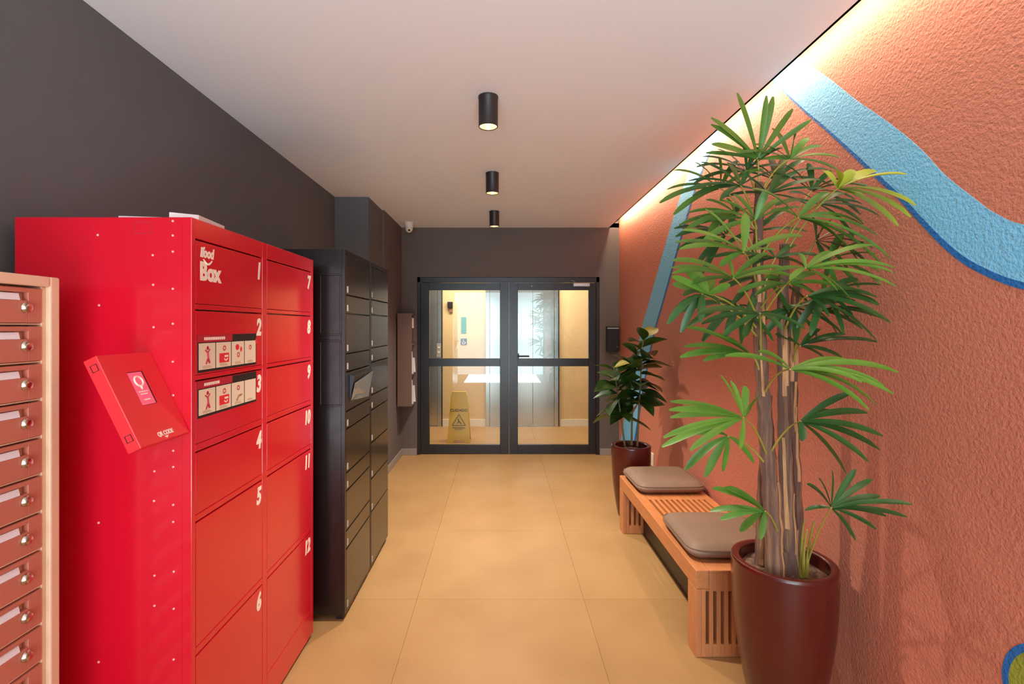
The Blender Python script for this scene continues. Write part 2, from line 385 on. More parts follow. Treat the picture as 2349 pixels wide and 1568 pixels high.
# things on the lobby wall
def sign(name, m, px0, px1, py0, py1, th, label, cat, y=YE):
    s = y/F; o = MB().box((px0-CX)*s, (px1-CX)*s, y-th, y-0.001, CH-(py1-CY)*s, CH-(py0-CY)*s).build(name, m, bevel=0.002)
    return tag(o, label, cat)
sign('wall_sign', 'teal', 1058, 1070, 727, 764, 0.008, 'teal rectangular sign on cream lobby wall', 'sign')
acs = sign('accessibility_sign', 'navy', 1057, 1071, 776, 790, 0.008, 'small navy square sign with a white wheelchair figure', 'sign')
s = YE/F
ax, az = (1064-CX)*s, CH-(784-CY)*s
m = MB(); m.tube([(ax+0.022*math.cos(t), YE-0.011, az-0.008+0.022*math.sin(t)) for t in [math.radians(150+10*q) for q in range(24)]], 0.004, 5)
m.tube([(ax-0.005, YE-0.011, az+0.022), (ax-0.003, YE-0.011, az), (ax+0.018, YE-0.011, az), (ax+0.026, YE-0.011, az-0.02)], 0.004, 5); m.box(ax-0.012, ax, YE-0.012, YE-0.008, az+0.026, az+0.036)
m.build('wheelchair_symbol', 'white', acs)
es = thing('emergency_lamp', ((1033-CX)*s, YE, CH-(705-CY)*s), 'small dark box lamp high on cream lobby wall', 'lamp')
MB().box((1027-CX)*s, (1039-CX)*s, YE-0.05, YE-0.001, CH-(706-CY)*s, CH-(692-CY)*s).build('body', 'ink', es, bevel=0.004)
MB().box((1031-CX)*s, (1039-CX)*s, YE-0.03, YE-0.001, CH-(716-CY)*s, CH-(706.5-CY)*s).build('bracket', 'brownband', es, bevel=0.002)

# wet floor sign
wx, wy = (1052-CX)*6.30/F, 6.30
wsn = thing('wet_floor_sign', (wx, wy, 0), 'yellow folding caution floor sign behind the left glass leaf', 'floor sign')
def wet(sgn):
    H = 0.62; lean = 0.11*sgn
    def q(x, z, d=0): return Vector((wx+x, wy+0.11+lean*(1-z/H)+d*sgn, z))
    w0, w1 = 0.148, 0.105
    out = [q(-w0, 0), q(-0.07, 0), q(-0.055, 0.03), q(0.055, 0.03), q(0.07, 0), q(w0, 0), q(w0-0.006, 0.05), q(w1, H-0.03), q(w1-0.03, H), q(-w1+0.03, H), q(-w1, H-0.03), q(-w0+0.006, 0.05)]
    return MB().prism(out, (0, 0.012*sgn, 0)).build('board', 'yellow', wsn, bevel=0.004), q
bf, q = wet(-1); bk, _ = wet(1)
upv = (q(0, 0.5)-q(0, 0.1)).normalized()
text('lettering', 'CUIDADO', 0.048, 'ink', q(0, 0.385)+Vector((0, -0.014, 0)), (1, 0, 0), upv, bf, 0.001, 0, 'CENTER')
m = MB(); tri = [q(-0.085, 0.215, 0.013), q(0.085, 0.215, 0.013), q(0, 0.35, 0.013)]
m.tube([tri[0], tri[1]], 0.004, 5); m.tube([tri[1], tri[2]], 0.004, 5); m.tube([tri[2], tri[0]], 0.004, 5)
m.tube([q(-0.02, 0.235, 0.013), q(0.0, 0.265, 0.013), q(-0.01, 0.295, 0.013)], 0.006, 5); m.tube([q(0.03, 0.232, 0.013), q(0.0, 0.265, 0.013)], 0.006, 5)
m.build('warning_triangle', 'ink', bf)
m = MB(); m.tube([q(-0.08, 0.185, 0.013), q(0.08, 0.185, 0.013)], 0.004, 4); m.tube([q(-0.05, 0.168, 0.013), q(0.05, 0.168, 0.013)], 0.003, 4); m.build('caption_lines', 'ink', bf)
MB().box(wx-0.09, wx+0.09, wy+0.098, wy+0.122, 0.60, 0.635).build('handle', 'yellow', wsn, bevel=0.005)

# ------------------------------------------------------------------ ceiling spotlights
for i, Y in enumerate((2.45, 3.67, 4.89)):
    X = -0.060
    lab = ['black cylinder ceiling spotlight, nearest of the row', 'black cylinder ceiling spotlight, second in the row', 'black cylinder ceiling spotlight nearest the glass doors',
           'black cylinder ceiling spotlight just above the frame', 'black cylinder ceiling spotlight over the photographer', 'black cylinder ceiling spotlight behind the photographer', 'black cylinder ceiling spotlight at the street entrance'][i]
    t = thing('ceiling_spotlight', (X, Y, CEIL), lab, 'ceiling lamp', 'row of ceiling spotlights')
    MB().lathe([(0.049, 0), (0.049, -0.012), (0.0475, -0.014), (0.0475, -0.148), (0.045, -0.150), (0.043, -0.148), (0.043, -0.10), (0.0, -0.10)], (X, Y, CEIL), 40, caps=False).build('body', 'lampbody', t, smooth=True)
    MB().lathe([(0.0425, -0.146), (0.040, -0.135), (0.030, -0.112), (0.026, -0.108)], (X, Y, CEIL), 32, caps=False).build('reflector', 'reflector', t, smooth=True)
    MB().lathe([(0.0, -0.103), (0.027, -0.104), (0.027, -0.108), (0.020, -0.114), (0.0, -0.116)], (X, Y, CEIL), 24, caps=False).build('bulb', 'bulb', t, smooth=True)
    d = bpy.data.lights.new('spot_beam', 'SPOT'); d.energy = 92; d.color = (1.0, 0.93, 0.80); d.spot_size = math.radians(108); d.spot_blend = 0.85; d.shadow_soft_size = 0.035
    lo_ = bpy.data.objects.new('spot_beam', d); COL.objects.link(lo_); lo_.location = (X, Y, CEIL-0.155)
led = tag(MB().box(1.258, 1.270, YB+0.1, YF-0.02, 2.700, 2.717).build('led_strip', 'led'), 'glowing strip hidden in the slot above the terracotta wall', 'light strip')
st = struct(MB().box(1.24, 1.29, YB+0.05, YF-0.01, 2.717, 2.90).build('trim_1', 'ceiling'))

# security camera
cx, cy = -0.995, 5.42
t = thing('security_camera', (cx, cy, CEIL), 'white dome security camera at the ceiling corner', 'camera')
MB().lathe([(0.0, 0), (0.05, 0), (0.05, -0.02), (0.046, -0.055), (0.0, -0.055)], (cx, cy, CEIL), 28, caps=False).build('base', 'cctv', t, smooth=True)
m = MB(); m.lathe([(0.042*math.sin(a), 0.042*math.cos(a)) for a in [math.pi*q/12 for q in range(13)]], (cx, cy, CEIL-0.068), 24, caps=False); m.build('ball', 'cctv', t, smooth=True)
dv = Vector((0.18, -0.85, -0.5)).normalized(); o = Vector((cx, cy, CEIL-0.068))
MB().tube([o+dv*0.034, o+dv*0.046], [0.024, 0.021], 20).build('lens_ring', 'white', t)
MB().tube([o+dv*0.044, o+dv*0.048], [0.014, 0.013], 16).build('lens', 'black', t)

# brown cabinet by the door
cx0, cx1, cy0, cy1, cz0, cz1 = -1.116, -0.962, 5.39, 5.685, 0.604, 1.612
t = thing('wall_cabinet', (-1.04, 5.6, cz0), 'narrow brown wall cabinet left of the glass doors', 'cabinet')
m = MB(); m.box(cx0, cx1, cy0, cy0+0.018, cz0, cz1); m.box(cx0, cx1, cy1-0.012, cy1, cz0, cz1); m.box(cx0, cx0+0.015, cy0+0.018, cy1-0.012, cz0, cz1)
for z in (cz0, cz0+0.33, cz0+0.66, cz1-0.018): m.box(cx0+0.015, cx1, cy0+0.018, cy1-0.012, z, z+0.018)
m.build('body', 'cabinet', t, bevel=0.002)
MB().box(cx1, cx1+0.004, cy0+0.03, cy0+0.12, cz1-0.16, cz1-0.05).build('label_plate', 'white', t)
for (z, hgt, labs) in ((cz0+0.348, 0.24, ('white leaflet at the front of the middle cabinet shelf', 'white leaflet at the back of the middle cabinet shelf')),
                       (cz0+0.018, 0.26, ('white paper at the front of the bottom cabinet shelf', 'white paper at the back of the bottom cabinet shelf'))):
    for k_, lab in enumerate(labs):
        y = cy0+0.07+k_*0.10
        tag(MB().obox((cx0+0.04, y, z+0.001), (0.120+0.008*k_, 0.0, 0.01*k_), (0, 0.014, 0), (-0.012, 0.004, hgt-0.08*k_)).build('leaflet', 'paper'), lab, 'paper', 'leaflets in the brown cabinet')

# black box right of the door
t = thing('access_control_box', (1.27, YF, 1.18), 'small black control box on the wall right of the doors', 'control box')
MB().box(1.205, 1.338, YF-0.08, YF-0.001, 1.185, 1.47).build('body', 'black', t, bevel=0.006)
MB().box(1.205, 1.332, YF-0.085, YF-0.08, 1.445, 1.455).build('trim_line', 'silver', t)
MB().lathe([(0.008, 0), (0.008, 0.004), (0.0, 0.006)], (1.318, YF-0.086, 1.24), 10).build('knob', 'silver', t)

t = thing('wall_socket', (XR, 4.44, 0.29), 'white socket plate on terracotta wall behind the bench', 'socket')
MB().box(XR-0.012, XR-0.0005, 4.40, 4.475, 0.235, 0.345).build('plate', 'offwhite', t, bevel=0.003)
MB().box(XR-0.016, XR-0.0125, 4.42, 4.455, 0.265, 0.315).build('insert', 'white', t, bevel=0.002)

# ------------------------------------------------------------------ red parcel locker
RX, RY0, RY1, RZ = -0.891, 1.438, 2.372, 1.787
t = thing('parcel_locker', (-1.15, 1.9, 0), 'tall glossy red parcel locker with twelve numbered doors', 'locker')
XB = -1.400
colA = (1.456, 1.866); colB = (1.902, 2.345)
rows = [(1.537, 1.729), (1.328, 1.522), (1.126, 1.314), (0.919, 1.105), (0.531, 0.900), (0.140, 0.509)]
m = MB(); m.box(XB, RX-0.03, RY0, RY1, 0.02, RZ)                 # carcass
def fstrip(y0, y1, z0, z1): m.box(RX-0.03, RX, y0, y1, z0, z1)
fstrip(RY0, colA[0], 0.02, RZ); fstrip(colA[1], colB[0], 0.02, RZ); fstrip(colB[1], RY1, 0.02, RZ)
for (ya, yb) in (colA, colB):
    prev = RZ
    for (z0, z1) in rows: fstrip(ya, yb, z1, prev); prev = z0
    fstrip(ya, yb, 0.02, prev)
m.build('body', 'red', t, bevel=0.0018)
m = MB(); m.box(XB, -0.918, RY0-0.0012, RY0, 0.02, RZ-0.002); m.build('side_panel', 'red', t)
for yy in (RY0+0.03, RY1-0.05):
    for xx in (RX-0.06, XB+0.03):
        MB().box(xx, xx+0.04, yy-0.015, yy+0.03, 0, 0.02).build('foot', 'black', t)
num = 0
doors = {}
for ci, (ya, yb) in enumerate((colA, colB)):
    for ri, (z0, z1) in enumerate(rows):
        num += 1
        d = MB().box(RX-0.022, RX-0.0008, ya+0.0025, yb-0.0015, z0+0.0015, z1-0.005).build('door', 'red', t, bevel=0.0012)
        doors[num] = d
        text('number', str(num), 0.083, 'white', (RX-0.0006, yb-0.012, z1-0.022-0.059), (0, 1, 0), (0, 0, 1), d, 0.0036, 0.15, 'RIGHT', 0.0008, 0.80)
text('lettering', 'ifood', 0.042, 'white', (RX-0.0006, 1.480, 1.680), (0, 1, 0), (0, 0, 1), doors[1], 0.0018, 0.2, 'LEFT', 0.0008, 0.78)
m = MB(); m.tube([(RX+0.0002, 1.495+0.045*k_/10, 1.673-0.013*math.sin(math.pi*k_/10)) for k_ in range(11)], [0.0012+0.0022*math.sin(math.pi*k_/10) for k_ in range(11)], 6); m.build('smile_mark', 'white', doors[1])
text('lettering', 'Box', 0.074, 'white', (RX-0.0006, 1.478, 1.612), (0, 1, 0), (0, 0, 1), doors[1], 0.0034, 0, 'LEFT', 0.0008, 0.90)

def sticker(d, z0, z1, kind):
    y0, y1 = 1.466, 1.818; x = RX-0.0006
    s_ = MB().box(x-0.0004, x+0.0006, y0, y1, z0, z1).build('sticker', 'ink', d)
    def r(name, ya, yb, za, zb, mm, lift_=0.0012): return MB().box(x, x+lift_, ya, yb, za, zb).build(name, mm, s_)
    r('header', y0, y0+0.19, z1-0.022, z1, 'darkred')
    m = MB()
    for k_ in range(11 if kind == 2 else 8): m.box(x, x+0.0016, y0+0.032+k_*0.0105, y0+0.0395+k_*0.0105, z1-0.016, z1-0.007)
    m.build('header_lettering', 'white', s_)
    ws = [(0.006, 0.090), (0.096, 0.180), (0.186, 0.264), (0.270, 0.346)]
    for ci, (a_, b_) in enumerate(ws): r('card', y0+a_, y0+b_, z0+0.008, z1-0.025, 'card', 0.0014)
    def icon(yc, zc, w, hh, mm):
        MB().prism([(x+0.001, yc+w*math.cos(tt*math.pi/6), zc+hh*math.sin(tt*math.pi/6)) for tt in range(12)], (0.0008, 0, 0)).build('icon', mm, s_)
    def ringic(yc, zc, r_):
        MB().tube([(x+0.0014, yc+r_*math.cos(tt*math.pi/8), zc+r_*math.sin(tt*math.pi/8)) for tt in range(17)], 0.0018, 4).build('icon', 'darkred', s_)
    zc = (z0+z1)/2
    m = MB(); yc = y0+0.048                         # small figure carrying something
    m.tube([(x+0.001, yc, zc+0.006), (x+0.001, yc+0.003, zc-0.016), (x+0.001, yc+0.010, zc-0.030)], 0.0035, 5); m.tube([(x+0.001, yc+0.002, zc-0.014), (x+0.001, yc-0.008, zc-0.032)], 0.003, 5)
    m.tube([(x+0.001, yc-0.012, zc+0.010), (x+0.001, yc, zc+0.002), (x+0.001, yc+0.012, zc+0.012)], 0.0028, 5); m.build('figure_drawing', 'darkred', s_)
    icon(yc+0.001, zc+0.016, 0.006, 0.006, 'darkred')
    r('red_tile', y0+0.112, y0+0.168, z0+0.022, z0+0.052, 'printred', 0.0018)
    m = MB(); m.tube([(x+0.0018, y0+0.140+0.018*k_/8, z0+0.034-0.006*math.sin(math.pi*k_/8)) for k_ in range(9)], 0.0018, 4); m.box(x+0.001, x+0.0024, y0+0.142, y0+0.162, z0+0.039, z0+0.045); m.build('smile_mark', 'white', s_)
    ringic(y0+0.140, z1-0.044, 0.007)
    if kind == 2:
        icon(y0+0.220, z1-0.044, 0.012, 0.010, 'printred'); icon(y0+0.244, z1-0.052, 0.006, 0.009, 'printred'); ringic(y0+0.226, zc-0.014, 0.007); ringic(y0+0.306, zc+0.008, 0.007)
        icon(y1-0.002, z1-0.028, 0.006, 0.010, 'printred')
    else:
        ringic(y0+0.226, z1-0.044, 0.007)
        MB().tube([(x+0.0012, y0+0.215, z0+0.024), (x+0.0012, y0+0.228, z0+0.038), (x+0.0012, y0+0.246, z0+0.040)], 0.0035, 5).build('icon', 'brownband', s_)
    m = MB()
    for a_, b_ in ws:
        for q_ in range(3): m.box(x, x+0.0017, y0+a_+0.018, y0+b_-0.018-0.006*q_, z0+0.012+q_*0.003, z0+0.0128+q_*0.003)
    m.build('caption_lines', 'brownband', s_)
sticker(doors[2], 1.334, 1.446, 2); sticker(doors[3], 1.199, 1.308, 3)
rv = MB()
me_r = None
for (px, py) in [(351,585),(397,577),(352,653),(397,662),(353,750),(397,742),(397,829),(398,906),(398,1033),(398,1070),(355,1080),(354,1148),(398,1157),(398,1196),(355,1319),(399,1310),(355,1388),(399,1395),(399,1511),(227,1198),(227,1517),(225,539),(228,700),(397,507),(397,540)]:
    p = P(px, py, RY0)
    if me_r is None:
        o = MB().lathe([(0.0, 0.0), (0.0038, 0), (0.0033, 0.0016), (0.0015, 0.0027), (0, 0.003)], (0, 0, 0), 10, caps=False).build('rivet', 'rivet', t, smooth=True); me_r = o.data
    else: o = link('rivet', me_r, t)
    o.location = p; o.location.y = RY0-0.001; o.rotation_euler = (R90, 0, 0)
m = MB()
for (xa, xb, za, zb) in ((-1.055, -1.003, 1.739, 1.741), (-1.055, -1.003, 1.770, 1.772), (-1.055, -1.053, 1.741, 1.770), (-1.005, -1.003, 1.741, 1.770)): m.box(xa, xb, RY0-0.0018, RY0-0.001, za, zb)
m.build('knockout_outline', 'darkred', t)
# side terminal
term = MB(); T0 = Vector((-1.009, 1.2425, 1.399)); dn = Vector((0.113, 0, -0.231)); nn = Vector((0.231, 0, 0.113)).normalized()
term.obox(T0, (0, RY0-1.2425-0.001, 0), dn, -nn*0.036)
tb = term.build('terminal', 'redbox', t, bevel=0.0018)
dl = dn.length; du = dn.normalized()
def tp(y, v, h_=0.0): return T0 + Vector((0, y-1.2425, 0)) + dn*v + nn*h_
MB().obox(tp(1.312, 0.213, -0.001), (0, 0.056, 0), dn*0.378, nn*0.0016).build('screen_surround', 'black', tb)
scn = MB().obox(tp(1.312, 0.222, 0.0006), (0, 0.050, 0), dn*0.365, nn*0.0006).build('screen', 'screen', tb)
m = MB(); c_ = tp(1.337, 0.325, 0.0018); m.tube([c_+Vector((0, 0.014*math.cos(a_), 0))+du*0.014*math.sin(a_) for a_ in [math.radians(20*k_) for k_ in range(19)]], 0.0028, 6); m.tube([c_+du*0.016, c_+du*0.024], [0.004, 0.001], 6)
m.build('pin_icon', 'white', scn)
m = MB(); m.obox(tp(1.320, 0.435, 0.001), (0, 0.034, 0), dn*0.012, nn*0.0006); m.obox(tp(1.323, 0.462, 0.001), (0, 0.026, 0), dn*0.012, nn*0.0006); m.obox(tp(1.327, 0.525, 0.001), (0, 0.022, 0), dn*0.014, nn*0.0006); m.build('screen_lines', 'white', scn)
text('lettering', 'QR CODE', 0.0165, 'white', tp(1.345, 0.945, 0.0002), (0, 1, 0), -du, tb, 0.0007, 0.0, 'CENTER', 0.0006, 0.82)
MB().prism([tp(1.336, 0.957, 0.0002), tp(1.352, 0.957, 0.0002), tp(1.344, 0.982, 0.0002)], nn*0.0006).build('arrow_mark', 'white', tb)
for v in (0.07, 0.83):
    m = MB()
    for (a_, b_, c2, d2) in ((0.008, 0.026, 0, 0.005), (0.008, 0.026, 0.068, 0.073), (0.008, 0.010, 0, 0.073), (0.024, 0.026, 0, 0.073)):
        m.obox(T0 + dn*(v+c2) - nn*b_ + Vector((0, -0.0006, 0)), nn*(b_-a_), (0, 0.0008, 0), dn*(d2-c2))
    m.build('port_outline', 'ink', tb)

# things on top of the red locker
m = MB(); m.obox((-1.12, 1.46, RZ+0.0005), (0.135, 0.02, 0), (-0.01, 0.22, 0), (0, 0, 0.008)); tag(m.build('envelope', 'paper', bevel=0.001), 'thin white envelope lying on top of the red locker', 'envelope')
m = MB(); m.obox((-0.985, 1.48, RZ+0.0005), (0.065, 0.04, 0), (-0.015, 0.17, 0), (0, 0, 0.024)); tag(m.build('flat_carton', 'paper', bevel=0.002), 'flat white carton near the front edge on the red locker', 'carton')

# ------------------------------------------------------------------ black locker
KX, KY0, KY1, KZ = -0.776, 2.487, 3.437, 1.858
t = thing('steel_locker', (-1.05, 2.96, 0), 'tall black brown steel locker with two columns of doors beside the red locker', 'locker')
KB = -1.36
cA = (2.503, 2.952); cB = (2.985, 3.425)
zA = [1.835, 1.629, 1.535, 1.333, 1.241, 1.043, 0.954, 0.734, 0.643, 0.443, 0.351, 0.040]
zB = [1.835, 1.632, 1.540, 1.342, 1.255, 1.058, 0.968, 0.772, 0.556, 0.357, 0.040]
m = MB(); m.box(KB, KX-0.02, KY0, KY1, 0.03, KZ)
for (y0, y1) in ((KY0, cA[0]), (cA[1], 2.962), (2.974, cB[0]), (cB[1], KY1)): m.box(KX-0.02, KX, y0, y1, 0.03, KZ)
for (ya, yb), zz in ((cA, zA), (cB, zB)): m.box(KX-0.02, KX, ya, yb, zz[0], KZ); m.box(KX-0.02, KX, ya, yb, 0.03, zz[-1])
m.build('body', 'black_steel', t, bevel=0.0015)
for yy in (KY0+0.02, 2.93, KY1-0.05):
    for xx in (KX-0.05, KB+0.02): MB().box(xx, xx+0.035, yy, yy+0.03, 0, 0.03).build('foot', 'black', t)
for (ya, yb), zz in ((cA, zA), (cB, zB)):
    for i in range(len(zz)-1):
        z1, z0 = zz[i], zz[i+1]
        d = MB().box(KX-0.016, KX+0.0012, ya+0.002, yb-0.002, z0+0.0035, z1-0.0035).build('door', 'black_steel', t, bevel=0.0015)
        if not (zz is zA and i == 4):
            MB().box(KX+0.001, KX+0.0030, ya+0.012, ya+0.030, z0+0.014, z0+min(0.045, (z1-z0)*0.6)).build('number_tag', 'tag', d)
        else:
            w = MB(); za, zb = 1.075, 1.225; y0, y1 = ya+0.05, yb-0.035
            w.prism([(KX+0.001, y0, za), (KX+0.030, y0, zb-0.005), (KX+0.001, y0, zb)], (0, y1-y0, 0)); ho = w.build('screen_hood', 'black', d, bevel=0.002)
            MB().prism([(KX+0.004, y0+0.02, za+0.015), (KX+0.004, y1-0.01, za-0.01), (KX+0.032, y1-0.01, zb-0.012), (KX+0.028, y0+0.005, zb-0.045)], (0.002, 0, -0.001)).build('screen', 'tablet', ho)
for za, zb in ((1.425, 1.735), (1.07, 1.405)):
    m = MB(); xa, xb = -0.905, -0.792; w = 0.010
    m.box(xa, xb, KY0-0.004, KY0, za, za+w); m.box(xa, xb, KY0-0.004, KY0, zb-w, zb); m.box(xa, xa+w, KY0-0.004, KY0, za+w, zb-w); m.box(xb-w, xb, KY0-0.004, KY0, za+w, zb-w)
    m.build('side_panel_rib', 'black_steel', t, bevel=0.002)
MB().box(KX-0.001, KX+0.003, 2.962, 2.974, 1.0, KZ-0.01).build('hinge_strip', 'darkbeam', t)

# ------------------------------------------------------------------ mailboxes
BX = -1.150; BY1 = 1.3015; BZ1 = 1.598
t = thing('mailbox_cabinet', (-1.29, 1.0, 0), 'cream framed bank of terracotta mailboxes at the left edge', 'mailboxes')
pitch = 0.0945; zt = 1.572; nrow = 15; cw = 0.29
m = MB(); m.box(XL+0.005, BX-0.05, BY1-0.72, BY1-0.002, 0.0, BZ1-0.002)
m.box(BX-0.05, BX, BY1-0.028, BY1, 0, BZ1); m.box(BX-0.05, BX, BY1-0.72, BY1-0.692, 0, BZ1); m.box(BX-0.05, BX, BY1-0.692, BY1-0.028, zt, BZ1); m.box(BX-0.05, BX, BY1-0.692, BY1-0.028, 0, zt-nrow*pitch)
fr_ = m.build('frame', 'cream', t, bevel=0.004)
m = MB(); m.box(BX-0.05, BX-0.012, BY1-0.040, BY1-0.028, zt-nrow*pitch, zt); m.box(BX-0.05, BX-0.012, BY1-0.372, BY1-0.350, zt-nrow*pitch, zt); m.build('inner_stile', 'cream', t, bevel=0.002)
for r in range(nrow-1): MB().box(BX-0.045, BX-0.014, BY1-0.692, BY1-0.040, zt-(r+1)*pitch-0.0015, zt-(r+1)*pitch+0.0015).build('shelf', 'cream', t)
dm = lm = sm = pm = None
for cidx in range(2):
    y1 = BY1-0.041-cidx*0.333; y0 = y1-0.309
    for r in range(nrow):
        z1 = zt-r*pitch-0.006; z0 = zt-(r+1)*pitch+0.003; y0l = -0.309
        if dm is None:
            m = MB(); H = z1-z0
            ys0, ys1, zs0, zs1 = -0.285, -0.036, H-0.031, H-0.011       # slot opening
            x0, x1 = -0.016, 0.0
            m.box(x0, x1, -0.309, ys0, 0, H); m.box(x0, x1, ys1, 0, 0, H); m.box(x0, x1, ys0, ys1, 0, zs0); m.box(x0, x1, ys0, ys1, zs1, H)
            d = m.build('mailbox_door', 'salmon', t, bevel=0.0012); dm = d.data
            d.location = (BX-0.010, y1, z0)
            lk = MB().lathe([(0.0, 0), (0.0135, 0), (0.0135, 0.003), (0.0105, 0.006), (0.0095, 0.011), (0.008, 0.012), (0.0, 0.012)], (0, 0, 0), 20, caps=False).build('lock', 'brass', d, smooth=True); lm = lk.data
            sl = MB().box(-0.020, -0.0165, ys0-0.01, ys1+0.01, zs0-0.006, zs1+0.004).build('slot_plate', 'cream', d); sm = sl.data
            pp = MB().obox((-0.007, ys0+0.01, zs0+0.0005), (0, ys1-ys0-0.030, 0), (0.006, 0, 0.0), (-0.004, 0, 0.0165)).build('slot_flap', 'slotwhite', d); pm = pp.data
        else:
            d = link('mailbox_door', dm, t); d.location = (BX-0.010, y1, z0)
            b_ = d.modifiers.new('bevel', 'BEVEL'); b_.width = 0.0012; b_.segments = 2; b_.limit_method = 'ANGLE'
            lk = link('lock', lm, d); sl = link('slot_plate', sm, d); pp = link('slot_flap', pm, d)
        for o in (lk, sl, pp): o.matrix_parent_inverse = Matrix.Identity(4)
        lk.location = (0.0, -0.044, 0.037); lk.rotation_euler = (0, R90, 0)

# ------------------------------------------------------------------ bench with cushions
bX0, bX1, bY0, bY1, bZ = 0.868, 1.330, 2.215, 3.630, 0.388
t = thing('slatted_bench', (1.10, 2.92, 0), 'low orange hardwood bench with slatted middle against terracotta wall', 'bench')
sy0, sy1 = 2.765, 3.12
MB().box(bX0, bX0+0.060, bY0, bY1, bZ-0.085, bZ).build('front_rail', 'wood', t, bevel=0.004)
MB().box(bX1-0.030, bX1, bY0, bY1, bZ-0.085, bZ).build('back_rail', 'wood', t, bevel=0.003)
x = bX0+0.0605; pitch = 0.0338; ns = 11
sw = 0.0185
for i in range(ns):
    xa = x + 0.0148 + i*pitch
    if xa+sw > bX1-0.030: break
    MB().box(xa, xa+sw, bY0+0.096, bY1-0.096, bZ-0.03, bZ-0.0004).build('seat_slat', 'wood', t, bevel=0.0012)
for i in range(ns+1):
    xa = x + i*pitch
    xb = min(xa+0.0146, bX1-0.0305)
    if xa >= bX1-0.031: break
    MB().box(xa, xb, bY0+0.096, sy0, bZ-0.03, bZ-0.0004).build('seat_spacer', 'wood', t, bevel=0.0008)
    MB().box(xa, xb, sy1, bY1-0.096, bZ-0.03, bZ-0.0004).build('seat_spacer', 'wood', t, bevel=0.0008)
for (ya, yb) in ((bY0, bY0+0.095), (bY1-0.095, bY1)):
    lg = MB(); lg.box(bX0+0.0605, bX1-0.0305, ya, yb, bZ-0.012, bZ-0.0004)
    lg.box(bX0, bX0+0.0265, ya, yb, 0, bZ-0.0855); lg.box(bX1-0.030, bX1, ya, yb, 0, bZ-0.0855)
    lg = lg.build('leg', 'woodv', t, bevel=0.003)
    i = 0; xa = bX0+0.0605-pitch
    while xa + 0.0188 < bX1-0.030:
        full = xa >= bX0+0.0604
        MB().box(xa, xa+0.0188, ya+0.002, yb-0.002, 0.001, (bZ-0.0125) if full else bZ-0.0855).build('leg_slat', 'woodv', lg, bevel=0.001)
        xg = xa+0.0190
        if xg+0.0146 < bX1-0.029:
            MB().box(xg, xg+0.0146, ya+0.003, yb-0.003, 0.001, 0.058).build('leg_spacer', 'woodv', lg, bevel=0.0006)
            MB().box(xg, xg+0.0146, ya+0.003, yb-0.003, 0.293, (bZ-0.0125) if xg >= bX0+0.0604 else bZ-0.0855).build('leg_spacer', 'woodv', lg, bevel=0.0006)
        xa += pitch
MB().box(1.013, 1.040, bY0+0.096, bY1-0.096, 0.0, bZ-0.031).build('under_panel', 'darkbeam', t, bevel=0.004)

def cushion(x0, x1, y0, y1, z0, hgt, rz, label):
    bm = bmesh.new(); bmesh.ops.create_cube(bm, size=2.0)
    bmesh.ops.subdivide_edges(bm, edges=bm.edges[:], cuts=15, use_grid_fill=True)
    hx, hy = (x1-x0)/2, (y1-y0)/2; hz = hgt/2; rr = 0.034; re = hz*0.92
    for v in bm.verts:
        p = v.co
        ax_, ay_ = p.x*hx, p.y*hy; az_ = p.z*hz
        # rounded box: clamp to inner core, push out by the radius
        cxx = max(-hx+rr*1.6, min(hx-rr*1.6, ax_)); cyy = max(-hy+rr*1.6, min(hy-rr*1.6, ay_))
        dx, dy = ax_-cxx, ay_-cyy; L_ = math.hypot(dx, dy); mxl = max(abs(dx), abs(dy))
        if L_ > 1e-6: dx, dy = dx*mxl/L_, dy*mxl/L_
        X_, Y_ = cxx+dx, cyy+dy
        e = max(0.0, min(1.0, mxl/(rr*1.6))) if L_ > 1e-6 else 0.0
        zz = az_
        if abs(p.z) > 0.999:
            zz = math.copysign(hz - re*0.75*(1-math.sqrt(max(0, 1-(e**3)))), p.z)
            if p.z > 0: zz += 0.010*(1-(X_/hx)**2)*(1-(Y_/hy)**2)
        else:
            zz = p.z*(hz-re*0.75); bulge = 0.006*(1-p.z**2)
            if L_ > 1e-6: X_ += dx/mxl*bulge; Y_ += dy/mxl*bulge
        v.co = Vector((X_, Y_, zz+hz))
    me = bpy.data.meshes.new('seat_cushion'); bm.to_mesh(me); bm.free(); me.shade_smooth(); me.materials.append(M['cushion'])
    c = thing('seat_cushion', ((x0+x1)/2, (y0+y1)/2, z0), label, 'cushion', 'cushions on the bench')
    o = bpy.data.objects.new('pad', me); COL.objects.link(o); o.parent = c
    sd = o.modifiers.new('smooth', 'SUBSURF'); sd.levels = 1; sd.render_levels = 1
    pts = []
    for k_ in range(41):
        a_ = 2*math.pi*k_/40; ca, sa = math.cos(a_), math.sin(a_)
        sx_ = math.copysign(abs(ca)**0.28, ca); sy_ = math.copysign(abs(sa)**0.28, sa)
        pts.append((sx_*(hx+0.003), sy_*(hy+0.003), hgt*0.72))
    o2 = MB().tube(pts, 0.0028, 6).build('piping', 'cushion', None, smooth=True); o2.parent = c
    c.rotation_euler = (0, 0, rz)
cushion(0.880, 1.318, 2.287, 2.742, bZ+0.001, 0.074, math.radians(-1), 'taupe seat cushion at the near end of the bench')
cushion(0.888, 1.322, 3.195, 3.628, bZ+0.001, 0.074, math.radians(1), 'taupe seat cushion at the far end of the bench')

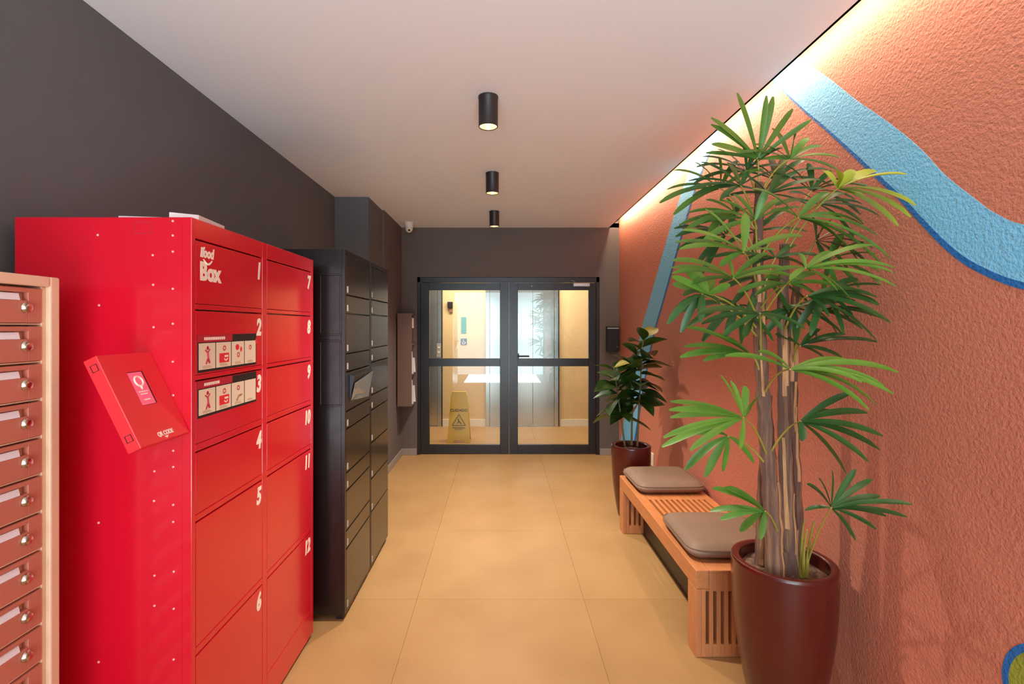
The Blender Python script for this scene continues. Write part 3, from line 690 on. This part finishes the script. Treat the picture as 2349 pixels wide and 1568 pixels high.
# ------------------------------------------------------------------ plants
random.seed(7)
def make_pot(t, X, Y, R, H):
    rb = R*0.62
    prof = [(0.0, 0.0), (rb, 0.0), (rb+0.008, 0.006)]
    for k_ in range(1, 13):
        u_ = k_/12; prof.append((rb+0.008+(R-rb-0.008)*(1-(1-u_)**2.2), 0.006+(H-0.022)*u_))
    prof += [(R+0.0005, H-0.008), (R-0.003, H-0.002), (R-0.010, H), (R-0.024, H-0.001), (R-0.030, H-0.006), (R-0.032, H-0.02), (R-0.036, H-0.12), (0.0, H-0.12)]
    MB().lathe(prof, (X, Y, 0), 64, caps=False).build('pot', 'pot', t, smooth=True)
    m = MB(); n = 28; vs = [(X, Y, H-0.045)]; fs = []
    for q_ in range(1, 5):
        for k_ in range(n):
            a_ = 2*math.pi*k_/n; rr = (R-0.034)*q_/4; vs.append((X+rr*math.cos(a_), Y+rr*math.sin(a_), H-0.05+random.uniform(-0.004, 0.010)))
    for k_ in range(n): fs.append((0, 1+k_, 1+(k_+1) % n))
    for q_ in range(3):
        for k_ in range(n): fs.append((1+q_*n+k_, 1+(q_+1)*n+k_, 1+(q_+1)*n+(k_+1) % n, 1+q_*n+(k_+1) % n))
    m.add(vs, fs).build('soil', 'soil', t, smooth=True)

def bez(a, c, b, n):
    return [a*(1-q/n)**2 + c*2*(q/n)*(1-q/n) + b*(q/n)**2 for q in range(n+1)]
def leaflet(base, tip, N, wmax, arch, m, parent, fold=0.35):
    d = tip-base; L_ = d.length
    ctrl = (base+tip)*0.5 + Vector((0, 0, arch*L_)) + N*(0.04*L_)
    pts = bez(base, ctrl, tip, 8); vs = []; fs = []
    prof = [0.30, 0.52, 0.72, 0.88, 0.97, 1.0, 0.96, 0.82, 0.30]
    for i, p in enumerate(pts):
        tg = (pts[min(i+1, 8)]-pts[max(i-1, 0)]).normalized(); s_ = tg.cross(N)
        if s_.length < 1e-3: s_ = tg.cross(Vector((0, 0, 1)))
        s_.normalize(); nn_ = s_.cross(tg).normalized(); w = wmax*0.5*prof[i]
        vs += [p+s_*w+nn_*w*fold, p, p-s_*w+nn_*w*fold]
    for i in range(8):
        for k_ in range(2): fs.append((i*3+k_, i*3+k_+1, (i+1)*3+k_+1, (i+1)*3+k_))
    me = bpy.data.meshes.new('leaflet'); me.from_pydata(vs, [], fs); me.materials.append(M[m]); me.shade_smooth()
    return link('leaflet', me, parent)

PX, PY, PR, PH = 1.106, 1.95, 0.186, 0.565
t = thing('potted_palm', (PX, PY, 0), 'tall fan palm in a maroon pot in front of the bench', 'potted palm')
make_pot(t, PX, PY, PR, PH)
soil_z = PH-0.05
def cane(pp, r0, r1, label=None):
    pts = [P(*p) for p in pp]; sm_ = []
    for i in range(len(pts)-1):
        for k_ in range(6): sm_.append(pts[i].lerp(pts[i+1], k_/6))
    sm_.append(pts[-1]); n = len(sm_)
    rad = [(r0+(r1-r0)*i/n)*(1+0.10*math.sin(i*2.1)+random.uniform(-0.05, 0.05)) for i in range(n)]
    c_ = MB().tube(sm_, rad, 14).build('cane', 'bark', t, smooth=True)
    for k_ in range(9):                                  # loose pale fibre strips hugging the cane
        a_ = random.uniform(-2.6, 0.2); i0 = random.randint(0, n-9); ln = random.randint(5, 9); vs = []; fs = []
        w = random.uniform(0.008, 0.017)
        for q_ in range(ln):
            i = min(n-1, i0+q_); r_ = rad[i]+0.0015+0.004*(q_ == ln-1)
            for e in (-1, 1):
                an = a_+e*w/rad[i]*0.5*(1-0.5*q_/ln); vs.append(sm_[i]+Vector((math.cos(an)*r_, math.sin(an)*r_, 0)))
        for q_ in range(ln-1): fs.append((q_*2, q_*2+1, q_*2+3, q_*2+2))
        MB().add(vs, fs).build('bark_strip', 'strip', c_, smooth=True)
    return sm_
canes = [cane([(1778,1318,1.90),(1770,1150,1.90),(1757,1000,1.90),(1748,860,1.90),(1741,740,1.90),(1738,600,1.92),(1742,420,1.95)], 0.033, 0.016),
         cane([(1816,1322,1.93),(1806,1150,1.93),(1800,1000,1.93),(1798,860,1.93),(1796,720,1.93),(1800,560,1.92)], 0.030, 0.017),
         cane([(1828,1318,2.02),(1822,1100,2.02),(1815,930,2.02),(1820,760,2.02),(1830,640,2.0)], 0.028, 0.016),
         cane([(1746,1305,2.00),(1748,1210,2.00),(1750,1100,1.99),(1755,1000,1.97)], 0.026, 0.014)]
def A(x, y): return (1480+x/3.015, 180+y/3.015)
def B(x, y): return (1480+x/2.614, 640+y/2.614)
fans = [
 (A, (780,560), 1.95, 'mid', [(420,515),(460,455),(455,320),(455,272),(635,100),(838,118),(884,125),(1020,210),(1150,285),(1070,555)], 0.04),
 (A, (660,740), 1.85, 'dark', [(300,710),(275,780),(330,815),(385,580),(565,580),(720,640),(880,650),(520,840)], 0.10),
 (A, (1330,760), 1.72, 'yellow', [(1235,640),(1340,640),(1455,640),(1600,640),(1810,665),(1865,880),(1830,960),(1745,1020),(1530,830)], 0.14),
 (A, (1060,960), 1.75, 'mid', [(740,765),(870,915),(1500,1010),(1700,1250),(1640,1295),(1480,1270),(1610,1090),(1270,790),(1350,1130)], 0.16),
 (A, (620,930), 1.88, 'mid', [(235,1015),(285,1045),(300,930),(420,840),(440,1060),(560,830),(760,900)], 0.10),
 (A, (680,1200), 1.62, 'light', [(415,905),(690,935),(255,1050),(210,1135),(240,1180),(1090,1090),(900,1190),(520,1300),(430,1110)], 0.10),
 (A, (610,1380), 1.66, 'light', [(190,1260),(180,1310),(190,1350),(570,1250),(1070,1390),(960,1310),(850,1210),(330,1420)], 0.12),
 (A, (1110,1310), 1.62, 'light', [(1580,1150),(1730,1310),(1740,1440),(1430,1540),(1065,1210),(880,1340),(1720,1345),(1330,1470),(1000,1390),(1300,1200)], 0.12),
 (A, (440,1490), 1.75, 'light', [(185,1370),(280,1330),(350,1330),(460,1380),(590,1430),(190,1420)], 0.04),
 (A, (850,800), 1.90, 'dark', [(560,600),(700,680),(1060,650),(1210,700),(1260,770),(960,620),(560,820),(480,760),(1130,880)], 0.10),
 (A, (1200,870), 1.80, 'dark', [(1510,1010),(1500,870),(1620,950),(1440,1100),(900,880),(1000,790),(1380,800)], 0.16),
 (A, (900,1240), 1.86, 'dark', [(1040,1150),(700,1250),(450,1240),(1140,1330),(750,1100),(1210,1230),(640,1340)], 0.10),
 (B, (340,90), 1.75, 'dark', [(135,270),(160,225),(215,320),(330,260),(230,100),(450,150)], 0.20),
 (B, (690,205), 1.66, 'dark', [(315,210),(340,270),(470,335),(590,345),(820,305),(960,300),(800,230)], 0.10),
 (B, (970,100), 1.70, 'dark', [(1400,160),(1390,110),(1470,265),(1390,375),(1240,260),(1290,70),(1100,230)], 0.14),
 (B, (640,460), 1.86, 'mid', [(235,290),(235,405),(210,470),(350,490),(480,370),(430,330)], 0.10),
 (B, (870,540), 1.60, 'light', [(1520,560),(1490,690),(1385,755),(1340,785),(480,460),(680,435),(1430,640),(1300,620),(1250,500)], 0.14),
 (B, (930,400), 1.90, 'dark', [(1320,365),(1200,330),(1180,470),(1100,500),(1390,380),(780,330),(1050,300)], 0.10),
 (B, (590,830), 1.64, 'light', [(150,735),(145,785),(150,830),(100,1005),(110,950),(270,1025),(450,575),(510,610),(600,640),(690,700),(570,1015)], 0.06),
 (B, (500,940), 1.80, 'mid', [(240,1145),(360,1185),(465,1150),(650,1100),(310,930)], 0.16),
 (B, (930,850), 1.72, 'dark', [(1330,800),(1425,940),(1405,1025),(1335,1095),(1205,1165),(1240,680),(1130,800),(940,970)], 0.10),
 (B, (1115,1370), 1.66, 'dark', [(970,1230),(1040,1195),(1120,1150),(1260,1140),(1360,1200),(1410,1300),(1600,1350),(1570,1425),(1445,1420),(1385,1500),(1260,1565),(960,1385)], 0.10),
 (B, (720,1390), 1.74, 'mid', [(400,1255),(390,1390),(450,1440),(570,1510),(480,1250),(690,1560)], 0.10),
 (B, (1010,180), 1.84, 'dark', [(1380,210),(1460,250),(1260,130),(1300,300),(820,170),(1150,330)], 0.12),
 (A, (1000,1420), 1.72, 'mid', [(760,1500),(1250,1560),(1400,1480),(1180,1350),(830,1380),(640,1480)], 0.14),
 (A, (760,1060), 1.98, 'dark', [(500,960),(1000,900),(1120,1060),(560,1150),(900,960)], 0.10),
]
rf = random.Random(11)
for (hx, hy, Y_, kd) in ((700,640,1.98,'dark'), (900,700,2.0,'dark'), (1000,560,1.95,'mid'), (560,1080,1.95,'dark'), (1180,1120,1.92,'dark'), (820,1380,1.95,'dark'), (1260,1260,1.88,'mid'),
                         (640,1560,1.92,'dark'), (1020,1580,1.9,'dark'), (1240,1480,1.80,'dark'), (520,760,1.95,'mid'), (760,980,1.78,'mid'), (1150,780,1.95,'dark')):
    tl = []
    a0 = math.atan2(hy-1150, hx-860)
    for q_ in range(8):
        a_ = a0 + (q_-3.5)*0.42 + rf.uniform(-0.1, 0.1); L_ = rf.uniform(300, 430)
        tl.append((hx+math.cos(a_)*L_, hy+math.sin(a_)*L_*0.62+40))
    fans.append((A, (hx, hy), Y_, kd, tl, 0.13))
for conv, hub, Y, kind, tips, arch in fans:
    hp = conv(*hub); H_ = P(hp[0], hp[1], Y)
    # petiole from the nearest cane, rising to the hub
    if conv is B and hub[1] > 1300:
        root = P(1845 if hub[0] > 900 else 1795, 1315 if hub[0] > 900 else 1255, 1.93)
    else:
        drop = random.uniform(0.10, 0.20); best = None
        for cpts in canes[:3]:
            for p in cpts:
                sc_ = abs(p.z-(H_.z-drop)) + 0.5*abs(p.x-H_.x)
                if best is None or sc_ < best[0]: best = (sc_, p)
        root = best[1]
    ctrl = (root+H_)*0.5 + Vector((0, 0, 0.05))
    fr_o = MB().tube(bez(root, ctrl, H_, 8), [0.0042-0.0016*q_/8 for q_ in range(9)], 6).build('frond', 'petiole', t, smooth=True)
    N = Vector((0.10, -0.62, 0.78)).normalized() if arch > 0.05 else Vector((0.0, -0.95, 0.3)).normalized()
    for tx in tips:
        q = conv(*tx); dY = random.uniform(-0.08, 0.07)
        Yt = min(Y+dY, 1.285*F/(q[0]-CX) if q[0] > CX else 9)
        T_ = P(q[0], q[1], Yt)
        if T_.z > 2.55: T_.z = 2.55
        b_ = H_ + (T_-H_)*0.03
        leaflet(b_, T_, N, random.uniform(0.023, 0.031)*(1.15 if (T_-H_).length > 0.22 else 1.0)*(1.5 if kind == 'yellow' else 0.82 if len(tips) > 9 else 1.0), arch, 'leaf_'+kind, fr_o, random.uniform(0.2, 0.45))
# young shoots at the foot
for (bx_, ex, ey, eY) in ((1843, 1852, 1215, 1.80), (1850, 1868, 1195, 1.84), (1838, 1846, 1190, 1.90)):
    a_ = P(bx_, 1322, 1.90); b_ = P(ex, ey, eY)
    MB().tube(bez(a_, (a_+b_)*0.5+Vector((-0.01, 0, 0.02)), b_, 8), [0.0075-0.0045*q_/8 for q_ in range(9)], 8).build('shoot', 'petiole', t, smooth=True)

# small rubber plant
FX, FY, FR, FH = 1.022, 3.90, 0.151, 0.548
t = thing('potted_rubber_plant', (FX, FY, 0), 'small broad leaved plant in a maroon pot beyond the bench', 'potted plant')
make_pot(t, FX, FY, FR, FH)
stems = []
for (b0, mid_, top) in (((1433,1022,3.90), (1424,950,3.88), (1408,840,3.84)), ((1449,1020,3.93), (1448,930,3.95), (1462,800,3.98)), ((1462,1022,3.88), (1466,910,3.86), (1476,770,3.84))):
    pts = bez(P(*b0), P(*mid_), P(*top), 10); stems.append(pts)
    MB().tube(pts, [0.0085-0.004*q_/10 for q_ in range(11)], 8).build('stem', 'stemgreen', t, smooth=True)
def broad_leaf(base, dirv, L_, W_, m):
    dirv = dirv.normalized(); side = dirv.cross(Vector((0, 0, 1)))
    if side.length < 0.1: side = Vector((1, 0, 0))
    side.normalize(); side = Matrix.Rotation(random.uniform(-0.7, 0.7), 3, dirv) @ side
    up_ = side.cross(dirv).normalized(); vs = []; fs = []
    prof = [0.05, 0.42, 0.78, 0.97, 1.0, 0.92, 0.70, 0.40, 0.03]
    for i in range(9):
        u_ = i/8; p = base + dirv*L_*u_ + Vector((0, 0, -0.22*L_*u_*u_)); w = W_*0.5*prof[i]
        for e, hgt in ((-1, 0.30), (-0.5, 0.08), (0, 0), (0.5, 0.08), (1, 0.30)): vs.append(p+side*w*e+up_*w*hgt)
    for i in range(8):
        for k_ in range(4): fs.append((i*5+k_, i*5+k_+1, (i+1)*5+k_+1, (i+1)*5+k_))
    o = MB().add(vs, fs); return o.build('leaf', m, t, smooth=True)
random.seed(21)
for si, pts in enumerate(stems):
    nl = (19, 16, 21)[si]
    for k_ in range(nl):
        u_ = 0.42 + 0.60*k_/nl; i = min(9, int(u_*10)); p = pts[i].lerp(pts[i+1], min(1.0, u_*10-i))
        az_ = k_*2.4 + si*1.3; el = random.uniform(-0.35, 0.35) + 0.8*(k_/nl)**2
        dv = Vector((math.cos(az_)*math.cos(el), math.sin(az_)*math.cos(el), math.sin(el)))
        L_ = random.uniform(0.19, 0.27) * (0.75 if k_ > nl-3 else 1)
        if p.x + dv.x*L_ > 1.33: L_ = max(0.06, (1.33-p.x)/max(0.05, dv.x))
        broad_leaf(p, dv, L_, L_*random.uniform(0.52, 0.62), 'ficus_new' if k_ >= nl-1 else 'ficus')
